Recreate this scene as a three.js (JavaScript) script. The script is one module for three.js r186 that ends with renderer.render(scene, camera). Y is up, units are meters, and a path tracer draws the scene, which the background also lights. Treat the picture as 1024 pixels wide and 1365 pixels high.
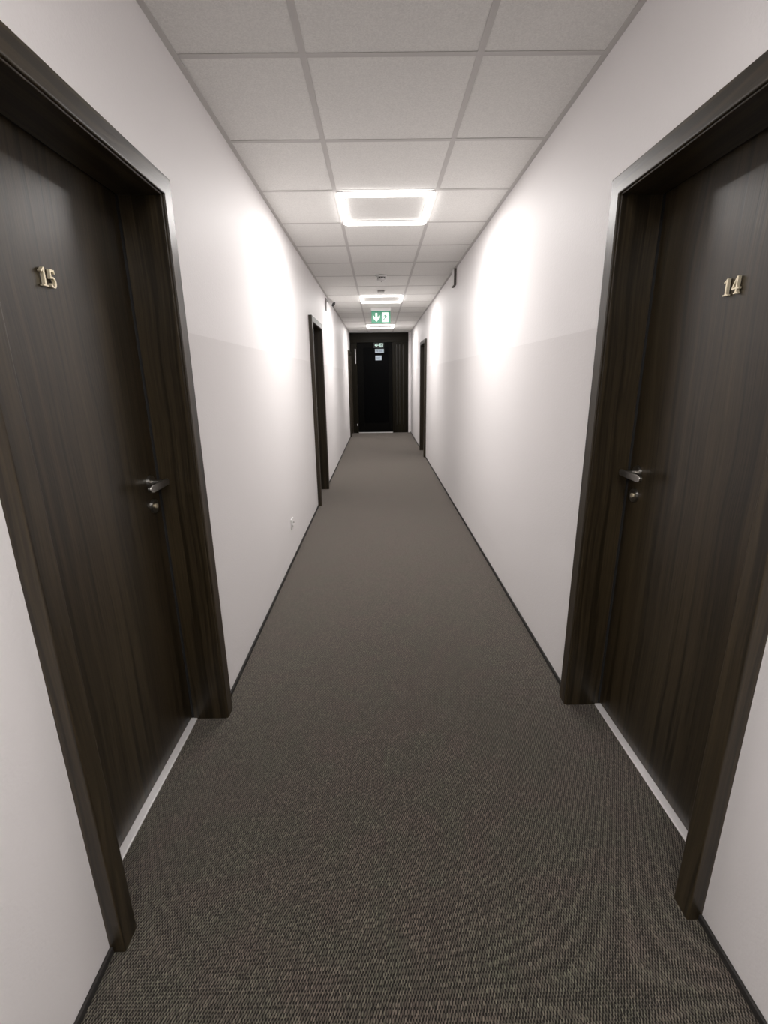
import * as THREE from 'three';
import { RoundedBoxGeometry } from 'three/addons/geometries/RoundedBoxGeometry.js';
import { mergeGeometries, toCreasedNormals } from 'three/addons/utils/BufferGeometryUtils.js';
import { RectAreaLightUniformsLib } from 'three/addons/lights/RectAreaLightUniformsLib.js';
import { TextGeometry } from 'three/addons/geometries/TextGeometry.js';
import { FontLoader } from 'three/addons/loaders/FontLoader.js';

// ---------------------------------------------------------------- camera, light, exposure
const scene = new THREE.Scene();
scene.background = new THREE.Color(0x000000);
const renderer = new THREE.WebGLRenderer({ antialias: true });
renderer.toneMapping = THREE.LinearToneMapping;
renderer.toneMappingExposure = 2.95;
renderer.shadowMap.enabled = true;
RectAreaLightUniformsLib.init();

const camera = new THREE.PerspectiveCamera(94.72, 1024 / 1365, 0.02, 60);
camera.position.set(0, 1.4007, 0);
camera.rotation.set(-0.2776, -0.0079, -0.0141, 'YXZ');
scene.add(camera);

const LAMP_RADIANCE = 34;            // of the downward face of each luminous bar
const LAMP_SIDE = 0.9;                 // of the outer flanks of the bars
const LAMP_GLOW = 1.3;               // what the eye sees of the fitting
const LAMP_COLOR = new THREE.Color().setRGB(1.0, 0.965, 0.945);

// ---------------------------------------------------------------- dimensions (metres; distances run along -z)
const XL = -0.706, XR = 0.8362, CH = 2.4955;        // corridor walls, ceiling
const NEAR = -2.7, END = 12.58;                       // closing wall behind, end wall ahead
const TL = -0.2465, MOD = 0.625, TR = TL + MOD;     // ceiling grid
const ROW0 = 2.0398;
const DADO = 1.572;
const HW = 0.3975, DH = 1.966;                      // half clear width and clear height of the room doors

// ---------------------------------------------------------------- helpers
let seed = 7;
const rnd = () => { seed = (seed * 1664525 + 1013904223) >>> 0; return seed / 4294967296; };
const used = {};
function numbered(n) { const k = used[n] = (used[n] ?? -1) + 1; return k ? `${n}_${String(k).padStart(3, '0')}` : n; }
function thing(name, label, category, x, y, z, turn = 0, extra = {}) {
  const g = new THREE.Group(); g.name = numbered(name);
  g.position.set(x, y, z); g.rotation.y = turn;
  g.userData = { label, category, ...extra };
  scene.add(g); return g;
}
function part(name, geo, mat, parent, label) {
  const m = new THREE.Mesh(geo, mat); m.name = numbered(name);
  m.castShadow = m.receiveShadow = true;
  if (label) m.userData.label = label;
  parent.add(m); return m;
}
// texture coordinates in metres, by the dominant direction of each face; the grain runs along `grain`
function metreUV(geo, grain = 'y') {
  const g = geo.index ? geo.toNonIndexed() : geo, p = g.attributes.position, uv = new Float32Array(p.count * 2);
  const a = new THREE.Vector3(), b = new THREE.Vector3(), c = new THREE.Vector3(), n = new THREE.Vector3();
  for (let i = 0; i < p.count; i += 3) {
    a.fromBufferAttribute(p, i); b.fromBufferAttribute(p, i + 1); c.fromBufferAttribute(p, i + 2);
    n.copy(b).sub(a).cross(c.clone().sub(a));
    const ax = Math.abs(n.x), ay = Math.abs(n.y), az = Math.abs(n.z);
    const dom = ax >= ay && ax >= az ? 'x' : ay >= az ? 'y' : 'z';
    const rest = ['x', 'y', 'z'].filter((q) => q !== dom);
    const v = rest.includes(grain) ? grain : rest[1], u = rest.find((q) => q !== v);
    [a, b, c].forEach((q, k) => { uv[2 * (i + k)] = q[u] + (dom === 'x' ? 0.31 : 0); uv[2 * (i + k) + 1] = q[v]; });
  }
  g.setAttribute('uv', new THREE.BufferAttribute(uv, 2));
  return g;
}
const box = (x0, x1, y0, y1, z0, z1, grain) => metreUV(new THREE.BoxGeometry(x1 - x0, y1 - y0, z1 - z0).translate((x0 + x1) / 2, (y0 + y1) / 2, (z0 + z1) / 2), grain);
const rbox = (x0, x1, y0, y1, z0, z1, r = 0.003, grain = 'y', seg = 2) => metreUV(new RoundedBoxGeometry(x1 - x0, y1 - y0, z1 - z0, seg, r).translate((x0 + x1) / 2, (y0 + y1) / 2, (z0 + z1) / 2), grain);
// prism of a closed profile [[a, b], ...]; place(a, b, end) gives the point of either end
function prism(profile, place, grain, crease = 0.1) {
  const n = profile.length, out = [];
  const P = [0, 1].map((e) => profile.map(([a, b]) => place(a, b, e)));
  for (let i = 0; i < n; i++) { const j = (i + 1) % n; out.push(P[0][i], P[0][j], P[1][j], P[0][i], P[1][j], P[1][i]); }
  const tri = THREE.ShapeUtils.triangulateShape(profile.map(([a, b]) => new THREE.Vector2(a, b)), []);
  for (const [i, j, k] of tri) { out.push(P[0][i], P[0][k], P[0][j], P[1][i], P[1][j], P[1][k]); }
  let vol = 0; const A = new THREE.Vector3(), B = new THREE.Vector3(), C = new THREE.Vector3();
  for (let i = 0; i < out.length; i += 3) { A.set(...out[i]); B.set(...out[i + 1]); C.set(...out[i + 2]); vol += A.dot(B.cross(C)); }
  if (vol < 0) for (let i = 0; i < out.length; i += 3) [out[i + 1], out[i + 2]] = [out[i + 2], out[i + 1]];
  const g = new THREE.BufferGeometry();
  g.setAttribute('position', new THREE.Float32BufferAttribute(out.flat(), 3));
  metreUV(g, grain);
  return toCreasedNormals(g, crease);
}
function roundedProfile(a0, a1, b0, b1, radii, seg = 4) {   // radii at (a0,b0) (a1,b0) (a1,b1) (a0,b1)
  const pts = [], cs = [[a0, b0, 1, 1, Math.PI], [a1, b0, -1, 1, 1.5 * Math.PI], [a1, b1, -1, -1, 0], [a0, b1, 1, -1, 0.5 * Math.PI]];
  cs.forEach(([a, b, sa, sb, t0], i) => {
    const r = radii[i]; if (!r) { pts.push([a, b]); return; }
    for (let k = 0; k <= seg; k++) { const t = t0 + k / seg * Math.PI / 2; pts.push([a + sa * r + r * Math.cos(t), b + sb * r + r * Math.sin(t)]); }
  });
  return pts;
}

// ---------------------------------------------------------------- noise and textures
const hash = (x, y, s) => { let h = Math.imul(x | 0, 374761393) ^ Math.imul(y | 0, 668265263) ^ Math.imul(s | 0, 1274126177); h = Math.imul(h ^ (h >>> 13), 1274126177); h ^= h >>> 16; return (h >>> 0) / 4294967296; };
function tnoise(x, y, px, py, s) {   // value noise, tiling with periods px, py
  const xi = Math.floor(x), yi = Math.floor(y), fx = x - xi, fy = y - yi, u = fx * fx * (3 - 2 * fx), v = fy * fy * (3 - 2 * fy);
  const w = (a, b) => hash(((a % px) + px) % px, ((b % py) + py) % py, s);
  return (w(xi, yi) * (1 - u) + w(xi + 1, yi) * u) * (1 - v) + (w(xi, yi + 1) * (1 - u) + w(xi + 1, yi + 1) * u) * v;
}
const enc = (v) => Math.max(0, Math.min(255, Math.round(255 * (v <= 0.0031308 ? v * 12.92 : 1.055 * Math.pow(v, 1 / 2.4) - 0.055))));
function tex(w, h, f, sx, sy, srgb) {
  const d = new Uint8Array(w * h * 4), c = [0, 0, 0];
  for (let y = 0; y < h; y++) for (let x = 0; x < w; x++) {
    f(x, y, c); const k = 4 * (y * w + x);
    for (let i = 0; i < 3; i++) d[k + i] = srgb ? enc(c[i]) : Math.max(0, Math.min(255, c[i] * 255));
    d[k + 3] = 255;
  }
  const t = new THREE.DataTexture(d, w, h); t.wrapS = t.wrapT = THREE.RepeatWrapping;
  t.magFilter = THREE.LinearFilter; t.minFilter = THREE.LinearMipmapLinearFilter; t.generateMipmaps = true;
  if (srgb) t.colorSpace = THREE.SRGBColorSpace;
  t.repeat.set(1 / sx, 1 / sy); t.needsUpdate = true; return t;
}
// wenge laminate: 1 m across the grain, 2.2 m along it
const WW = 1024, WH = 1024;
const woodV = new Float32Array(WW * WH), woodP = new Float32Array(WW * WH);
for (let y = 0; y < WH; y++) for (let x = 0; x < WW; x++) {
  const u = x / WW, v = y / WH;
  const bend = (tnoise(u * 5, v * 4, 5, 4, 1) - 0.5) * 0.05 + (tnoise(u * 9, v * 9, 9, 9, 2) - 0.5) * 0.012;
  const q = u + bend;
  const wide = tnoise(q * 14, v * 1, 14, 1, 3), mid = tnoise(q * 60, v * 3, 60, 3, 4), fine = tnoise(q * 260, v * 6, 260, 6, 5), hair = tnoise(q * 512, v * 30, 512, 30, 6);
  const ring = Math.pow(tnoise(q * 90, v * 2, 90, 2, 8), 5);
  woodV[y * WW + x] = 0.26 * wide + 0.24 * mid + 0.26 * fine + 0.24 * hair - 0.5 * ring;
  woodP[y * WW + x] = 0.5 * fine + 0.5 * hair - 0.4 * ring;
}
const woodMap = (lo, hi) => tex(WW, WH, (x, y, c) => {
  const t = Math.max(0, Math.min(1, woodV[y * WW + x] * 1.8 - 0.36));
  for (let i = 0; i < 3; i++) c[i] = lo[i] + (hi[i] - lo[i]) * t;
}, 1, 2.2, true);
const woodBump = tex(WW, WH, (x, y, c) => { c[0] = c[1] = c[2] = 0.5 + 0.6 * (woodP[y * WW + x] - 0.4); }, 1, 2.2, false);
// tweed flat-loop carpet: 1 m square, pale yarn loops set in a staggered weave over gaps darkened to paint in the shade between loops
const CN = 2048, CX = 142, CY = 140;
const loopAt = (x, y) => {   // [loop column, loop row, distance from the middle of the nearest loop, 1 at its edge]
  const gy = y / CN * CY, gx = x / CN * CX, r0 = Math.floor(gy);
  let best = 9, bq = 0, br = 0;
  for (let r = r0 - 1; r <= r0 + 1; r++) {
    const R = ((r % CY) + CY) % CY, sx = gx + (R % 2 ? 0.5 : 0), q = Math.floor(sx), Q = ((q % CX) + CX) % CX;
    const fy = gy - r - 0.5 + (hash(Q, R, 19) - 0.5) * 0.3, fx = sx - q - 0.5 + 0.12 * fy + (hash(Q, R, 18) - 0.5) * 0.2;
    const d = Math.hypot(fx / (0.215 + 0.06 * hash(Q, R, 20)), fy / 0.72);
    if (d < best) { best = d; bq = Q; br = R; }
  }
  return [bq, br, best];
};
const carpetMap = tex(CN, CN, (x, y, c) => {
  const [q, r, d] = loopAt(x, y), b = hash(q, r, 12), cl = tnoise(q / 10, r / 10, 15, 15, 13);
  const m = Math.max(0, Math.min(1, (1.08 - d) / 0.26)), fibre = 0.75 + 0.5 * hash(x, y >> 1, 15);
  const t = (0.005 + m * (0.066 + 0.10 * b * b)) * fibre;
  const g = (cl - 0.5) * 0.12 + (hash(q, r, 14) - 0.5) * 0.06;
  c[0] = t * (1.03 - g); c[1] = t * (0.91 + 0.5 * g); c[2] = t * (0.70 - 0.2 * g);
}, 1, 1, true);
const carpetBump = tex(CN, CN, (x, y, c) => {
  const [q, r, d] = loopAt(x, y);
  c[0] = c[1] = c[2] = Math.max(0, 1 - d * d * 0.7) * 0.85 + 0.1 * hash(x, y, 17);
}, 1, 1, false);
// roller texture of the paint, mineral-fibre speckle of the tiles
const plasterBump = tex(512, 512, (x, y, c) => { const u = x / 512, v = y / 512; c[0] = c[1] = c[2] = 0.5 * tnoise(u * 90, v * 90, 90, 90, 21) + 0.3 * tnoise(u * 200, v * 200, 200, 200, 22) + 0.2 * tnoise(u * 30, v * 30, 30, 30, 23); }, 0.5, 0.5, false);
const tileMap = tex(512, 512, (x, y, c) => {
  const u = x / 512, v = y / 512, n = 0.5 * tnoise(u * 250, v * 250, 250, 250, 31) + 0.5 * tnoise(u * 110, v * 110, 110, 110, 32);
  const t = 0.87 + 0.09 * (n - 0.5) * 2; c[0] = t; c[1] = t * 0.985; c[2] = t * 0.955;
}, 0.5, 0.5, true);
const tileBump = tex(512, 512, (x, y, c) => { const u = x / 512, v = y / 512; c[0] = c[1] = c[2] = tnoise(u * 250, v * 250, 250, 250, 31) * 0.6 + 0.4 * tnoise(u * 110, v * 110, 110, 110, 32); }, 0.5, 0.5, false);

// ---------------------------------------------------------------- materials
const std = (o) => new THREE.MeshStandardMaterial(o);
const phys = (o) => new THREE.MeshPhysicalMaterial(o);
const lin = (r, g, b) => new THREE.Color().setRGB(r, g, b);
const M = {
  wallUpper: phys({ color: lin(0.89, 0.866, 0.864), roughness: 0.56, specularIntensity: 0.75, bumpMap: plasterBump, bumpScale: 0.0006 }),
  wallLower: phys({ color: lin(0.838, 0.814, 0.810), roughness: 1.0, specularIntensity: 0.15, bumpMap: plasterBump, bumpScale: 0.0005 }),
  wood: phys({ map: woodMap([0.014, 0.0096, 0.0042], [0.056, 0.040, 0.020]), roughness: 0.36, bumpMap: woodBump, bumpScale: 0.00022 }),
  woodDark: phys({ map: woodMap([0.003, 0.0022, 0.0006], [0.016, 0.0125, 0.005]), roughness: 0.45, specularIntensity: 0.3, bumpMap: woodBump, bumpScale: 0.0003 }),
  blackGlass: phys({ color: lin(0.0008, 0.0008, 0.001), roughness: 0.5, specularIntensity: 0.08 }),
  blackLeaf: phys({ color: lin(0.0016, 0.0014, 0.0010), roughness: 0.55, specularIntensity: 0.15 }),
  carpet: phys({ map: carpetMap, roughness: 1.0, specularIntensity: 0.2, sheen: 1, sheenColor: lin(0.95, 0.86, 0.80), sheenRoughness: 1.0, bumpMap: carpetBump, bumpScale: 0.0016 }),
  skirting: std({ color: lin(0.022, 0.020, 0.018), roughness: 0.75 }),
  tile: std({ map: tileMap, roughness: 0.97, bumpMap: tileBump, bumpScale: 0.0007 }),
  grid: std({ color: lin(0.64, 0.62, 0.60), roughness: 0.6 }),
  slab: std({ color: lin(0.25, 0.25, 0.25), roughness: 1 }),
  alu: phys({ color: lin(0.88, 0.86, 0.86), roughness: 0.5, metalness: 0.25 }),
  steel: phys({ color: lin(0.36, 0.345, 0.32), roughness: 0.3, metalness: 1 }),
  brass: phys({ color: lin(0.86, 0.77, 0.57), roughness: 0.4, metalness: 0.6 }),
  whitePlastic: phys({ color: lin(0.82, 0.81, 0.80), roughness: 0.35 }),
  greyPlastic: phys({ color: lin(0.44, 0.42, 0.41), roughness: 0.5 }),
  darkGrey: phys({ color: lin(0.11, 0.10, 0.09), roughness: 0.5 }),
  lacquer: phys({ color: lin(0.012, 0.010, 0.005), roughness: 0.22 }),
  darkPlastic: phys({ color: lin(0.02, 0.02, 0.02), roughness: 0.35 }),
  rubber: std({ color: lin(0.012, 0.012, 0.012), roughness: 0.8 }),
  glow: std({ color: lin(0.9, 0.9, 0.9), roughness: 0.5, emissive: LAMP_COLOR, emissiveIntensity: LAMP_GLOW }),
};

// ---------------------------------------------------------------- the setting: floor, walls, ceiling
function structure(name, label, category) { return thing(name, label, category, 0, 0, 0, 0, { kind: 'structure' }); }
const MX = (XL + XR) / 2;
{
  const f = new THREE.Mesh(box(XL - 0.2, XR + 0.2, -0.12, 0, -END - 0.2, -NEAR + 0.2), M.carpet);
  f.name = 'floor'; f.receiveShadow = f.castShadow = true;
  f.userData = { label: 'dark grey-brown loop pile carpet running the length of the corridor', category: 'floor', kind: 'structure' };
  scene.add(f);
}
const doorsL = [{ c: 1.3185 }, { c: 5.66 }, { c: 12.115 }], doorsR = [{ c: 1.362 }, { c: 8.955 }];
function wallSide(name, side, doors, label) {
  const g = structure(name, label, 'wall');
  const x0 = side < 0 ? XL - 0.2 : XR, x1 = side < 0 ? XL : XR + 0.2, hole = HW + 0.03;
  let at = NEAR - 0.2; const low = [];
  const up = [[NEAR - 0.2, CH + 0.3]];
  const bottom = [[NEAR - 0.2, DADO]];
  for (const { c } of doors) {
    const a = c - hole, b = Math.min(c + hole, END + 0.2);
    low.push([at, a]); bottom.push([a, DADO], [a, DH + 0.03], [b, DH + 0.03], [b, DADO]); at = b;
  }
  if (at < END + 0.19) { low.push([at, END + 0.2]); }
  bottom.push([END + 0.2, DADO]);
  const pts = [...bottom, [END + 0.2, CH + 0.3], ...up].map(([d, y]) => [-d, y]);
  part('upper_wall', prism(pts, (a, b, e) => [e ? x1 : x0, b, a], 'y'), M.wallUpper, g, 'white satin upper paint');
  part('dado', mergeGeometries(low.map(([a, b]) => box(x0, x1, 0, DADO, -b, -a))), M.wallLower, g, 'slightly greyer matte lower paint');
  // thin dark skirting between the doors
  const sk = []; let s0 = NEAR;
  const edge = HW + 0.064;
  for (const { c } of doors) { sk.push([s0, c - edge]); s0 = c + edge; }
  if (s0 < END - 0.05) sk.push([s0, END]);
  sk.forEach(([a, b], i) => {
    const m = part(`baseboard_${side < 0 ? 'left' : 'right'}`, rbox(side < 0 ? XL : XR - 0.009, side < 0 ? XL + 0.009 : XR, 0, 0.02, -b, -a, 0.002, 'z', 1), M.skirting, scene);
    const L = side < 0 ? ['near the camera before door 15', 'between door 15 and the second left door', 'between the second and the last left door'] : ['near the camera before door 14', 'between door 14 and the far right door', 'between the far right door and the end wall'];
    m.userData = { label: `thin dark skirting along the ${side < 0 ? 'left' : 'right'} wall ${L[i]}`, category: 'skirting', kind: 'structure' };
  });
  return g;
}
wallSide('wall_left', -1, doorsL, 'left corridor wall, white above and pale grey below, with three dark doors');
wallSide('wall_right', 1, doorsR, 'right corridor wall, white above and pale grey below, with two dark doors');
{
  const g = structure('wall_end', 'white end wall of the corridor round the dark double door set', 'wall');
  part('wall_panel', mergeGeometries([box(0.772, XR, 0, CH + 0.3, -END - 0.2, -END), box(XL, 0.772, 2.488, CH + 0.3, -END - 0.2, -END), box(XL - 0.2, XR + 0.2, 0, CH + 0.3, -END - 0.3, -END - 0.2)]), M.wallUpper, g);
  const b = structure('wall_back', 'white closing wall behind the camera', 'wall');
  part('wall_panel', box(XL - 0.2, XR + 0.2, 0, CH + 0.3, -NEAR, -NEAR + 0.2), M.wallUpper, b);
}
{
  const g = structure('ceiling', 'suspended ceiling of pale mineral fibre tiles in a grey metal grid', 'ceiling');
  part('slab', box(XL - 0.2, XR + 0.2, CH + 0.3, CH + 0.45, -END - 0.3, -NEAR + 0.2), M.slab, g);
  const cols = [[XL, TL], [TL, TR], [TR, XR]], shared = {};
  const tileGeo = (w, d, v) => {
    const k = `${w.toFixed(3)}_${d.toFixed(3)}_${v}`;
    if (!shared[k]) {
      const geo = rbox(-w / 2, w / 2, 0, 0.014, -d / 2, d / 2, 0.0015, 'z', 1), uv = geo.attributes.uv;
      for (let i = 0; i < uv.count; i++) uv.setXY(i, uv.getX(i) + v * 0.17, uv.getY(i) + v * 0.23);
      shared[k] = geo;
    }
    return shared[k];
  };
  const rows = [];
  for (let k = -12; k < 18; k++) { const a = Math.max(NEAR, ROW0 + MOD * k), b = Math.min(END, ROW0 + MOD * (k + 1)); if (b - a > 0.05) rows.push([a, b]); }
  for (const [a, b] of rows) cols.forEach(([c0, c1], ci) => {
    const m = part('ceiling_tile', tileGeo(c1 - c0 - 0.012, b - a - 0.012, Math.floor(rnd() * 3)), M.tile, g);
    m.position.set((c0 + c1) / 2, CH + 0.0013 + 0.001 * rnd(), -(a + b) / 2);
    m.rotation.z = (rnd() - 0.5) * 0.002;
  });
  const tee = (len, along) => along ? mergeGeometries([box(-0.012, 0.012, 0, 0.0011, -len / 2, len / 2), box(-0.002, 0.002, 0.0011, 0.03, -len / 2, len / 2)]) : mergeGeometries([box(-len / 2, len / 2, 0, 0.001, -0.012, 0.012), box(-len / 2, len / 2, 0.001, 0.03, -0.002, 0.002)]);
  for (const x of [TL, TR]) part('main_runner', tee(END - NEAR, true), M.grid, g).position.set(x, CH, -(END + NEAR) / 2);
  const tg = cols.map(([a, b]) => tee(b - a - 0.024, false));
  rows.slice(1).forEach(([a]) => cols.forEach(([c0, c1], ci) => part('cross_tee', tg[ci], M.grid, g).position.set((c0 + c1) / 2, CH, -a)));
  part('wall_angle', box(XL, XL + 0.022, CH - 0.0008, CH + 0.0015, -END, -NEAR), M.grid, g);
  part('wall_angle', box(XR - 0.022, XR, CH - 0.0008, CH + 0.0015, -END, -NEAR), M.grid, g);
}

// ---------------------------------------------------------------- ceiling lights
const lampCx = (TL + TR) / 2, lampPitch = 3.75, lampC = 3.6025;
const BAR = 0.04, DROP = 0.023, OUT = 0.6;
const barGeo = (() => {   // diffuser trough, bowed below
  const pr = roundedProfile(-BAR / 2, BAR / 2, -DROP, -0.004, [0.009, 0.009, 0, 0], 5);
  return prism(pr, (a, b, e) => [(e ? 1 : -1) * (OUT / 2 - (BAR / 2 + a) * 1 - 0.0006), b, a], 'x');   // mitred ends
})();
const backGeo = rbox(-OUT / 2, OUT / 2, -0.004, 0.0, -BAR / 2, BAR / 2, 0.001, 'x', 1);
const capGeo = rbox(-0.012, 0.012, -DROP - 0.001, -0.002, -0.0025, 0.0025, 0.001, 'y', 1);
const LAMPS = [
  [0, 'large luminous square frame ceiling light nearest the camera'],
  [1, 'middle luminous square frame ceiling light, in front of the green exit sign'],
  [2, 'farthest luminous square frame ceiling light, seen below the green exit sign'],
  [-1, 'luminous square frame ceiling light just behind the camera', 1.18],
];
LAMPS.forEach(([i, label, output = 1]) => {
  const d = lampC + lampPitch * i;
  const g = thing('ceiling_light', label, 'ceiling light', lampCx, CH, -d, 0, { group: 'square frame lights down the corridor' });
  for (let k = 0; k < 4; k++) {
    const ang = k * Math.PI / 2, h = new THREE.Group();
    const b = part('light_bar', barGeo, M.glow, g), r = OUT / 2 - BAR / 2;
    b.rotation.y = ang; b.position.set(-Math.sin(ang) * -r, 0, Math.cos(ang) * r); b.castShadow = false;
    const hs = part('bar_housing', backGeo, M.whitePlastic, g);
    hs.rotation.y = ang; hs.position.copy(b.position); if (k % 2) hs.scale.x = (OUT - 2 * BAR) / OUT;
    const cp = part('corner_clip', capGeo, M.whitePlastic, g);
    const ca = ang + Math.PI / 4, cr = (OUT / 2 - BAR / 2) * Math.SQRT2;
    cp.position.set(Math.sin(ca) * cr, 0, Math.cos(ca) * cr); cp.rotation.y = ca + Math.PI / 2; cp.scale.x = 0.1;
    const out = [Math.sin(ang), Math.cos(ang)];
    const down = new THREE.RectAreaLight(LAMP_COLOR, LAMP_RADIANCE * output, OUT - BAR, BAR);
    down.position.set(lampCx + out[0] * r, CH - DROP - 0.003, -d + out[1] * r);
    down.up.set(0, 0, 1); down.lookAt(down.position.x, 0, down.position.z);
    down.rotation.z += 0; if (k % 2) down.rotateZ(Math.PI / 2);
    scene.add(down);
    const side = new THREE.RectAreaLight(LAMP_COLOR, LAMP_SIDE * output, OUT - 0.02, DROP - 0.006);
    const so = OUT / 2 + 0.003;
    side.position.set(lampCx + out[0] * so, CH - DROP / 2 - 0.003, -d + out[1] * so);
    side.lookAt(lampCx + out[0] * 5, side.position.y, -d + out[1] * 5);
    scene.add(side);
  }
});

// ---------------------------------------------------------------- room doors
// local frame: x = out of the wall into the corridor, y up, z along the wall
const PROUD = 0.038, CI = HW + 0.004, CW = 0.06, LEAF = -0.12;
const casingProfile = roundedProfile(0, CW, 0, PROUD, [0, 0, 0.004, 0.005], 4);   // a = away from the opening, b = out of the wall
const liningProfile = roundedProfile(0, 0.026, LEAF + 0.012, PROUD - 0.008, [0.0015, 0, 0, 0.003], 3);
const frameGeo = (() => {
  const leg = (pr, in0, top0, s) => prism(pr, (a, b, e) => [b, e ? top0 + a : 0, s * (in0 + a)], 'y');
  const head = (pr, in0, top0) => prism(pr, (a, b, e) => [b, top0 + a, (e ? 1 : -1) * (in0 + a)], 'z');
  return {
    casing: [leg(casingProfile, CI, DH + 0.004, 1), leg(casingProfile, CI, DH + 0.004, -1), head(casingProfile, CI, DH + 0.004)],
    lining: [leg(liningProfile, HW, DH, 1), leg(liningProfile, HW, DH, -1), head(liningProfile, HW, DH)],
  };
})();
const leafGeo = rbox(LEAF - 0.04, LEAF, 0.006, DH + 0.012, -HW - 0.012, HW + 0.012, 0.002, 'y', 1);
const sealGeo = [box(LEAF - 0.001, LEAF + 0.0125, 0.004, DH + 0.024, HW + 0.006, HW + 0.024), box(LEAF - 0.001, LEAF + 0.0125, 0.004, DH + 0.024, -HW - 0.024, -HW - 0.006), box(LEAF - 0.001, LEAF + 0.0125, DH + 0.006, DH + 0.024, -HW - 0.006, HW + 0.006)];
const thresholdGeo = metreUV(prism(roundedProfile(-0.148, -0.095, -0.001, 0.005, [0, 0, 0.003, 0.003], 3), (a, b, e) => [a, b, (e ? 1 : -1) * (HW - 0.0005)], 'z'), 'z');
// lever handle for lock side s = -1 (towards -z) or 1
const rosetteGeo = new THREE.CylinderGeometry(0.025, 0.026, 0.009, 32).rotateZ(-Math.PI / 2);
function leverGeo(s) {
  const neck = new THREE.CylinderGeometry(0.0095, 0.0105, 0.05, 20).rotateZ(-Math.PI / 2).translate(0.025, 0, 0);
  const pr = [];   // grip seen from the front: slim at the neck, taller at the free end
  const shape = new THREE.Shape();
  shape.moveTo(0.014, -0.009); shape.lineTo(-0.1, -0.012); shape.quadraticCurveTo(-0.122, -0.012, -0.122, 0.0); shape.quadraticCurveTo(-0.122, 0.011, -0.1, 0.011); shape.lineTo(0.012, 0.009); shape.quadraticCurveTo(0.02, 0, 0.014, -0.009);
  const grip = new THREE.ExtrudeGeometry(shape, { depth: 0.008, bevelEnabled: true, bevelSize: 0.002, bevelThickness: 0.002, bevelSegments: 2, curveSegments: 8 });
  grip.rotateY(Math.PI / 2);               // shape x -> -z, depth -> +x: the grip lies towards +z
  if (s > 0) grip.applyMatrix4(new THREE.Matrix4().makeRotationX(Math.PI));   // turn the grip the other way
  grip.translate(0.046, 0, 0);
  return mergeGeometries([neck.toNonIndexed(), grip.index ? grip.toNonIndexed() : grip].map((g) => { g.deleteAttribute('uv'); return g; }));
}
const cylGeo = new THREE.CylinderGeometry(0.0085, 0.0085, 0.006, 20).rotateZ(-Math.PI / 2);
const font = await new FontLoader().loadAsync('fonts/droid/droid_serif_regular.typeface.json');
function digitGeo(ch) {
  const g = new TextGeometry(ch, { font, size: 0.0435 / 0.72 * 0.72, depth: 0.007, curveSegments: 8, bevelEnabled: true, bevelSize: 0.0008, bevelThickness: 0.001, bevelSegments: 2 });
  g.computeBoundingBox(); const b = g.boundingBox, h = b.max.y - b.min.y;
  g.translate(-(b.min.x + b.max.x) / 2, -b.min.y, 0); g.scale(0.78, 0.044 / h, 1);
  return g.rotateY(Math.PI / 2);   // faces +x; reads towards -z
}
function makeDoor(n, side, d, label, digits, extra = {}) {
  // side -1: left wall, 1: right wall; the lock is always on the far side
  const g = thing(`door_${n}`, label, 'door', side < 0 ? XL : XR, 0, -d, side < 0 ? 0 : Math.PI, { kind: 'structure' });
  const s = side < 0 ? -1 : 1;          // local z of the lock side
  frameGeo.casing.forEach((q, i) => part(i < 2 ? 'casing' : 'head_casing', q, M.wood, g));
  frameGeo.lining.forEach((q, i) => part(i < 2 ? 'jamb' : 'head_jamb', q, M.wood, g));
  for (const q of sealGeo) part('door_seal', q, M.rubber, g);
  const leaf = part('door_leaf', leafGeo, M.wood, g);
  part('threshold', thresholdGeo, M.alu, g, 'pale aluminium threshold strip');
  const zl = s * (HW - 0.05);
  const ro = part('handle_rosette', rosetteGeo, M.steel, leaf); ro.position.set(LEAF + 0.004, 1.05, zl);
  const lv = part('lever_handle', leverGeo(s), M.steel, leaf, 'brushed steel lever'); lv.position.set(LEAF + 0.006, 1.05, zl);
  const kr = part('key_rosette', rosetteGeo, M.steel, leaf); kr.position.set(LEAF + 0.004, 0.963, zl);
  const kc = part('lock_cylinder', cylGeo, M.brass, leaf); kc.position.set(LEAF + 0.0105, 0.963, zl);
  for (const [ch, dd, y] of digits) { const m = part('door_number', digitGeo(ch), M.brass, leaf, `raised pale metal digit ${ch}`); m.position.set(LEAF + 0.003, y, side < 0 ? -(dd - d) : (dd - d)); }
  return g;
}
makeDoor(1, -1, doorsL[0].c, 'dark wenge door numbered 15 in the left foreground', [['1', 1.281, 1.629], ['5', 1.314, 1.629]]);
makeDoor(2, 1, doorsR[0].c, 'dark wenge door numbered 14 in the right foreground', [['1', 1.384, 1.601], ['4', 1.349, 1.601]]);
makeDoor(3, -1, doorsL[1].c, 'second dark door along the left wall, midway down the corridor', []);
makeDoor(4, 1, doorsR[1].c, 'far dark door on the right wall, seen as a narrow strip', []);
makeDoor(5, -1, doorsL[2].c, 'last dark door on the left wall, touching the end door set', []);

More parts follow.
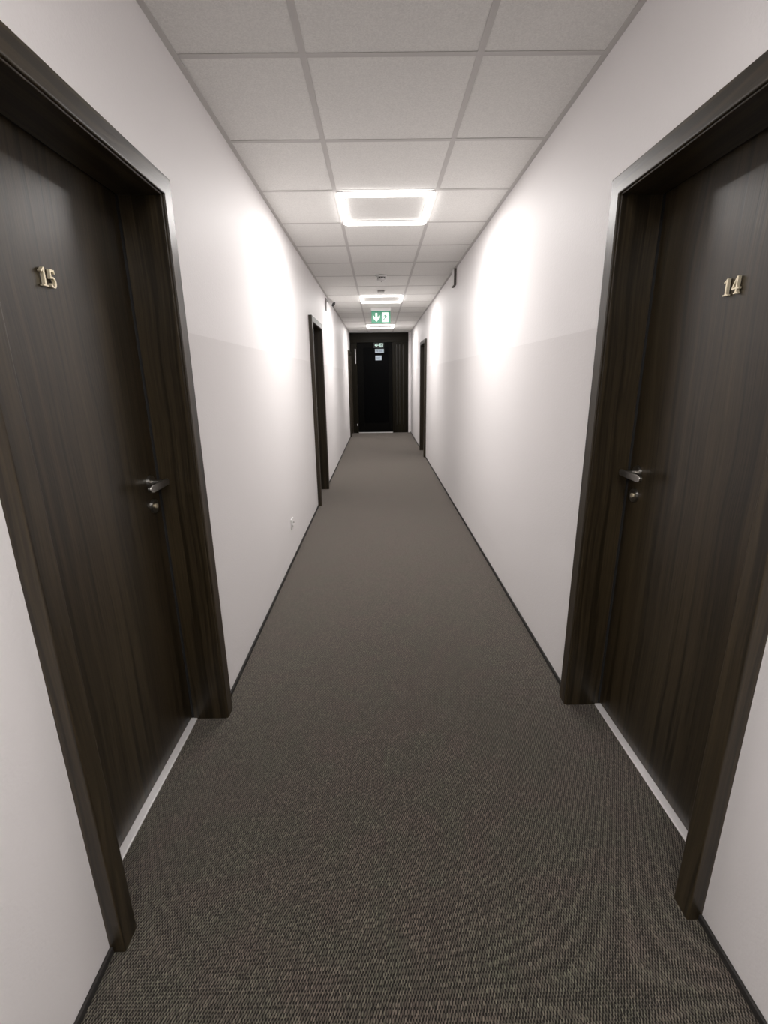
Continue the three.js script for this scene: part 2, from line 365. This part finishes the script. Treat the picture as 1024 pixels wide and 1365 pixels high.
// ---------------------------------------------------------------- end door set
{
  const g = thing('door_6', 'black full height door set closing the far end of the corridor', 'door', 0, 0, -END, 0, { kind: 'structure' });
  const L = -0.70, R = 0.771, OL = -0.53, OR = 0.367, OH = 2.255, TOP = 2.487;
  part('transom_panel', rbox(L, R, OH, TOP, -0.15, 0.02, 0.004, 'x'), M.woodDark, g);
  part('frame_post', rbox(L, OL, 0, OH, -0.15, 0.02, 0.004), M.woodDark, g);
  const sp = part('side_panel', rbox(OR + 0.05, R, 0, OH, -0.15, 0.0, 0.004), M.woodDark, g);
  part('frame_post', rbox(OR, OR + 0.05, 0, OH, -0.15, 0.02, 0.004), M.woodDark, g);
  for (const x of [0.475, 0.55, 0.64]) part('moulding', rbox(x - 0.012, x + 0.012, 0.2, 2.2, -0.004, 0.014, 0.006, 'y', 3), M.lacquer, sp);
  const leaf = part('door_leaf', mergeGeometries([
    rbox(OL + 0.003, OL + 0.16, 0.012, OH - 0.003, -0.075, -0.03, 0.004), rbox(OR - 0.10, OR - 0.003, 0.012, OH - 0.003, -0.075, -0.03, 0.004),
    rbox(OL + 0.16, OR - 0.10, 0.012, 0.25, -0.075, -0.03, 0.004, 'x'), rbox(OL + 0.16, OR - 0.10, OH - 0.12, OH - 0.003, -0.075, -0.03, 0.004, 'x')]), M.blackLeaf, g);
  part('glass_panel', box(OL + 0.155, OR - 0.095, 0.24, OH - 0.11, -0.062, -0.034), M.blackGlass, leaf, 'black glass filling');
  part('threshold', rbox(OL, OR, 0, 0.016, -0.03, 0.02, 0.003, 'x'), M.alu, g, 'pale metal threshold strip');
  part('pull_strip', rbox(-0.578, -0.556, 1.75, 2.105, 0.02, 0.032, 0.003), M.alu, g, 'slim bright metal strip');
  part('floor_catch', rbox(-0.57, -0.55, 0.19, 0.245, 0.02, 0.03, 0.003), M.alu, g, 'small bright metal catch');
}

// ---------------------------------------------------------------- signs
function canvasTex(w, h, draw) {
  const c = document.createElement('canvas'); c.width = w; c.height = h; draw(c.getContext('2d'), w, h);
  const t = new THREE.CanvasTexture(c); t.colorSpace = THREE.SRGBColorSpace; t.magFilter = THREE.LinearFilter; return t;
}
function runner(x, cx, cy, k, color) {
  x.strokeStyle = color; x.fillStyle = color; x.lineCap = 'round'; x.lineJoin = 'round';
  x.beginPath(); x.arc(cx + 14 * k, cy - 62 * k, 12 * k, 0, 7); x.fill();
  const line = (w, ...p) => { x.lineWidth = w * k; x.beginPath(); x.moveTo(cx + p[0] * k, cy + p[1] * k); for (let i = 2; i < p.length; i += 2) x.lineTo(cx + p[i] * k, cy + p[i + 1] * k); x.stroke(); };
  line(20, 6, -38, -4, 2); line(12, 4, -40, -22, -30, -34, -10); line(12, 8, -40, 26, -22, 42, -32); line(14, -2, 4, 18, 22, 10, 56); line(14, -6, 4, -18, 34, -46, 40);
}
function exitFace(arrow, bg, fg) {
  return canvasTex(512, 300, (x, w, h) => {
    x.fillStyle = bg; x.fillRect(0, 0, w, h);
    x.save(); x.translate(arrow === 'down' ? 132 : 140, 150); if (arrow === 'left') x.rotate(Math.PI / 2); x.fillStyle = fg;
    x.beginPath(); x.moveTo(-26, -104); x.lineTo(26, -104); x.lineTo(26, 12); x.lineTo(92, -48); x.lineTo(92, 20); x.lineTo(0, 112); x.lineTo(-92, 20); x.lineTo(-92, -48); x.lineTo(-26, 12); x.closePath(); x.fill(); x.restore();
    x.fillStyle = fg; x.fillRect(286, 34, 176, 236);
    runner(x, 370, 158, 1.25, bg);
  });
}
const flatFace = (w, h) => { const g = new THREE.PlaneGeometry(w, h); return g; };
{
  const g = thing('exit_sign', 'green lit emergency exit sign hanging from the ceiling, arrow pointing down', 'exit sign', 0.06, CH, -8.27, 0, { group: 'emergency exit signs' });
  part('sign_housing', rbox(-0.163, 0.163, -0.052, 0, -0.03, 0.03, 0.006, 'x', 3), M.whitePlastic, g, 'white lamp housing');
  const t = exitFace('down', '#287c5d', '#f4fffa');
  part('sign_panel', rbox(-0.155, 0.155, -0.24, -0.05, -0.006, 0.006, 0.002, 'x', 1), std({ color: lin(0.04, 0.22, 0.13), roughness: 0.3, emissive: lin(0.03, 0.16, 0.09), emissiveIntensity: 0.2 }), g);
  const f = part('sign_face', flatFace(0.306, 0.186), std({ map: t, roughness: 0.35, emissive: 0xffffff, emissiveMap: t, emissiveIntensity: 0.1 }), g, 'down arrow and running figure in a doorway');
  f.position.set(0, -0.145, 0.0068);
}
{
  const z = -END - 0.0285;
  const g = thing('exit_sign', 'small exit sign on the dark end door, arrow pointing left', 'exit sign', 0.031, 2.19, z, 0, { group: 'emergency exit signs' });
  part('sign_panel', rbox(-0.13, 0.13, -0.062, 0.062, -0.001, 0.004, 0.001, 'x', 1), std({ color: lin(0.004, 0.02, 0.015), roughness: 0.5 }), g);
  const t = exitFace('left', '#020806', '#cdebe2');
  const f = part('sign_face', flatFace(0.25, 0.118), std({ map: t, roughness: 0.5, emissive: 0xffffff, emissiveMap: t, emissiveIntensity: 0.12 }), g, 'left arrow and running figure in a doorway'); f.position.z = 0.0046;
  const paper = (w, h, x, y, label, lines) => {
    const q = thing('paper_notice', label, 'notice', x, y, z - 0.0045, 0, { group: 'pale notices on the end door' });
    const pt = canvasTex(256, Math.round(256 * h / w), (c, W, H) => {
      c.fillStyle = '#c4d3df'; c.fillRect(0, 0, W, H); c.fillStyle = '#8fa2b4';
      for (const [a, b, l, k] of lines) c.fillRect(a * W, b * H, l * W, k * H);
    });
    part('sheet', rbox(-w / 2, w / 2, -h / 2, h / 2, -0.001, 0.001, 0.0005, 'x', 1), std({ color: lin(0.5, 0.56, 0.62), roughness: 0.7 }), q);
    part('printed_face', flatFace(w - 0.004, h - 0.004), std({ map: pt, roughness: 0.7 }), q).position.z = 0.0016;
  };
  paper(0.222, 0.092, 0.042, 2.055, 'wider pale blue notice on the end door, just below the small exit sign', [[0.16, 0.3, 0.2, 0.2], [0.46, 0.4, 0.34, 0.1], [0.2, 0.62, 0.16, 0.14], [0.46, 0.62, 0.4, 0.1]]);
  paper(0.158, 0.112, 0.016, 1.885, 'smaller squarer pale notice on the end door, lowest of the three signs', [[0.16, 0.34, 0.6, 0.1], [0.2, 0.54, 0.52, 0.1], [0.2, 0.72, 0.6, 0.08]]);
}

// ---------------------------------------------------------------- fittings
{
  const g = thing('smoke_detector', 'round white smoke detector hanging on the ceiling before the middle light', 'smoke detector', 0.053, CH, -5.78);
  const base = new THREE.LatheGeometry([[0, 0], [0.06, 0], [0.06, -0.012], [0.052, -0.018], [0.0, -0.018]].map(([a, b]) => new THREE.Vector2(a, b)).reverse(), 40);
  part('base_ring', base, M.whitePlastic, g);
  const dome = new THREE.LatheGeometry([[0, -0.018], [0.04, -0.018], [0.04, -0.030], [0.048, -0.034], [0.048, -0.046], [0.034, -0.056], [0, -0.058]].map(([a, b]) => new THREE.Vector2(a, b)).reverse(), 40);
  part('sensor_head', dome, M.whitePlastic, g);
  const slot = rbox(0.037, 0.0425, -0.030, -0.019, -0.008, 0.008, 0.001, 'y', 1);
  for (let i = 0; i < 8; i++) part('vent_slot', slot, M.darkPlastic, g).rotation.y = i * Math.PI / 4 + 0.2;
  part('indicator', new THREE.SphereGeometry(0.008, 14, 8).translate(0, -0.057, 0.012), M.greyPlastic, g);
}
{
  const g = thing('ceiling_sensor', 'small flat grey sensor on the ceiling close before the middle light', 'sensor', 0.054, CH, -6.74);
  part('base_plate', rbox(-0.045, 0.045, -0.012, 0, -0.045, 0.045, 0.004, 'y', 2), M.greyPlastic, g);
  part('lens', new THREE.SphereGeometry(0.022, 20, 10, 0, 7, Math.PI / 2, Math.PI / 2).translate(0, -0.012, 0), M.whitePlastic, g);
}
{
  const g = thing('security_camera', 'small white camera on an arm, high on the left wall above the second door', 'camera', XL, 2.37, -7.0);
  part('wall_plate', rbox(0, 0.018, -0.075, 0.085, -0.04, 0.04, 0.005, 'y', 2), M.greyPlastic, g, 'grey mounting plate');
  const arm = new THREE.TubeGeometry(new THREE.CatmullRomCurve3([new THREE.Vector3(0.015, 0.06, 0), new THREE.Vector3(0.035, 0.06, 0), new THREE.Vector3(0.062, 0.045, 0.008)]), 14, 0.009, 12);
  part('arm', arm, M.whitePlastic, g);
  const prof = [[0, 0], [0.026, 0.0], [0.030, 0.006], [0.030, 0.085], [0.033, 0.09], [0.033, 0.1]].map(([a, b]) => new THREE.Vector2(a, b));
  const bodyG = new THREE.Group();
  const b = part('camera_body', new THREE.LatheGeometry(prof, 28), M.whitePlastic, g, 'white cylindrical housing');
  const q = new THREE.Quaternion().setFromUnitVectors(new THREE.Vector3(0, 1, 0), new THREE.Vector3(0.72, -0.6, 0.35).normalize());
  b.quaternion.copy(q); b.position.set(0.042, 0.062, 0.008);
  part('lens', new THREE.CylinderGeometry(0.032, 0.032, 0.006, 28).translate(0, 0.1, 0), M.darkPlastic, b, 'black glass front');
}
{
  const g = thing('wall_device', 'slim pale wall unit with side shade painted on its rim, high on the right wall under the ceiling', 'wall unit', XR, 2.405, -5.5);
  part('back_box', rbox(-0.026, 0, -0.078, 0.084, -0.085, 0.085, 0.004, 'y', 2), M.darkGrey, g, 'back box, coloured dark for its shaded side');  // dark colour paints in the shade on the side facing the camera
  const pr = [[-0.08, 0], [0.08, 0], [0.08, 0.002], [0.05, 0.007], [0, 0.009], [-0.05, 0.007], [-0.08, 0.002]];
  part('front_cover', prism(pr, (a, b, e) => [-0.025 - b, e ? 0.08 : -0.074, a], 'y'), M.whitePlastic, g, 'bowed pale cover');
}
{
  const g = thing('wall_socket', 'white power socket low on the left wall before the second door', 'socket', XL, 0.298, -3.585);
  const ring = (pts) => new THREE.LatheGeometry(pts.map(([a, b]) => new THREE.Vector2(a, b)), 32).rotateZ(-Math.PI / 2);
  part('frame', rbox(0, 0.009, -0.041, 0.041, -0.041, 0.041, 0.004, 'y', 3), M.whitePlastic, g);
  part('socket_well', ring([[0, 0.0092], [0.017, 0.0092], [0.0185, 0.013], [0.0225, 0.013], [0.024, 0.009]]), M.whitePlastic, g);
  part('earth_pin', new THREE.CylinderGeometry(0.0024, 0.0024, 0.014, 12).rotateZ(-Math.PI / 2).translate(0.016, 0.009, 0), M.steel, g);
  for (const s of [-1, 1]) part('contact_hole', new THREE.CylinderGeometry(0.0025, 0.0025, 0.001, 12).rotateZ(-Math.PI / 2).translate(0.0097, -0.001, s * 0.0095), M.darkPlastic, g);
}
{
  const g = thing('light_switch', 'tiny white switch on the right wall beside the end door set', 'switch', XR, 1.37, -12.25);
  part('frame', rbox(-0.009, 0, -0.04, 0.04, -0.04, 0.04, 0.003, 'y', 2), M.whitePlastic, g);
  part('rocker', rbox(-0.014, -0.007, -0.028, 0.028, -0.028, 0.028, 0.002, 'y', 2), M.whitePlastic, g).rotation.z = 0.05;
}

scene.traverse((o) => { if (o.isMesh) { o.castShadow = o.receiveShadow = true; } });
renderer.render(scene, camera);
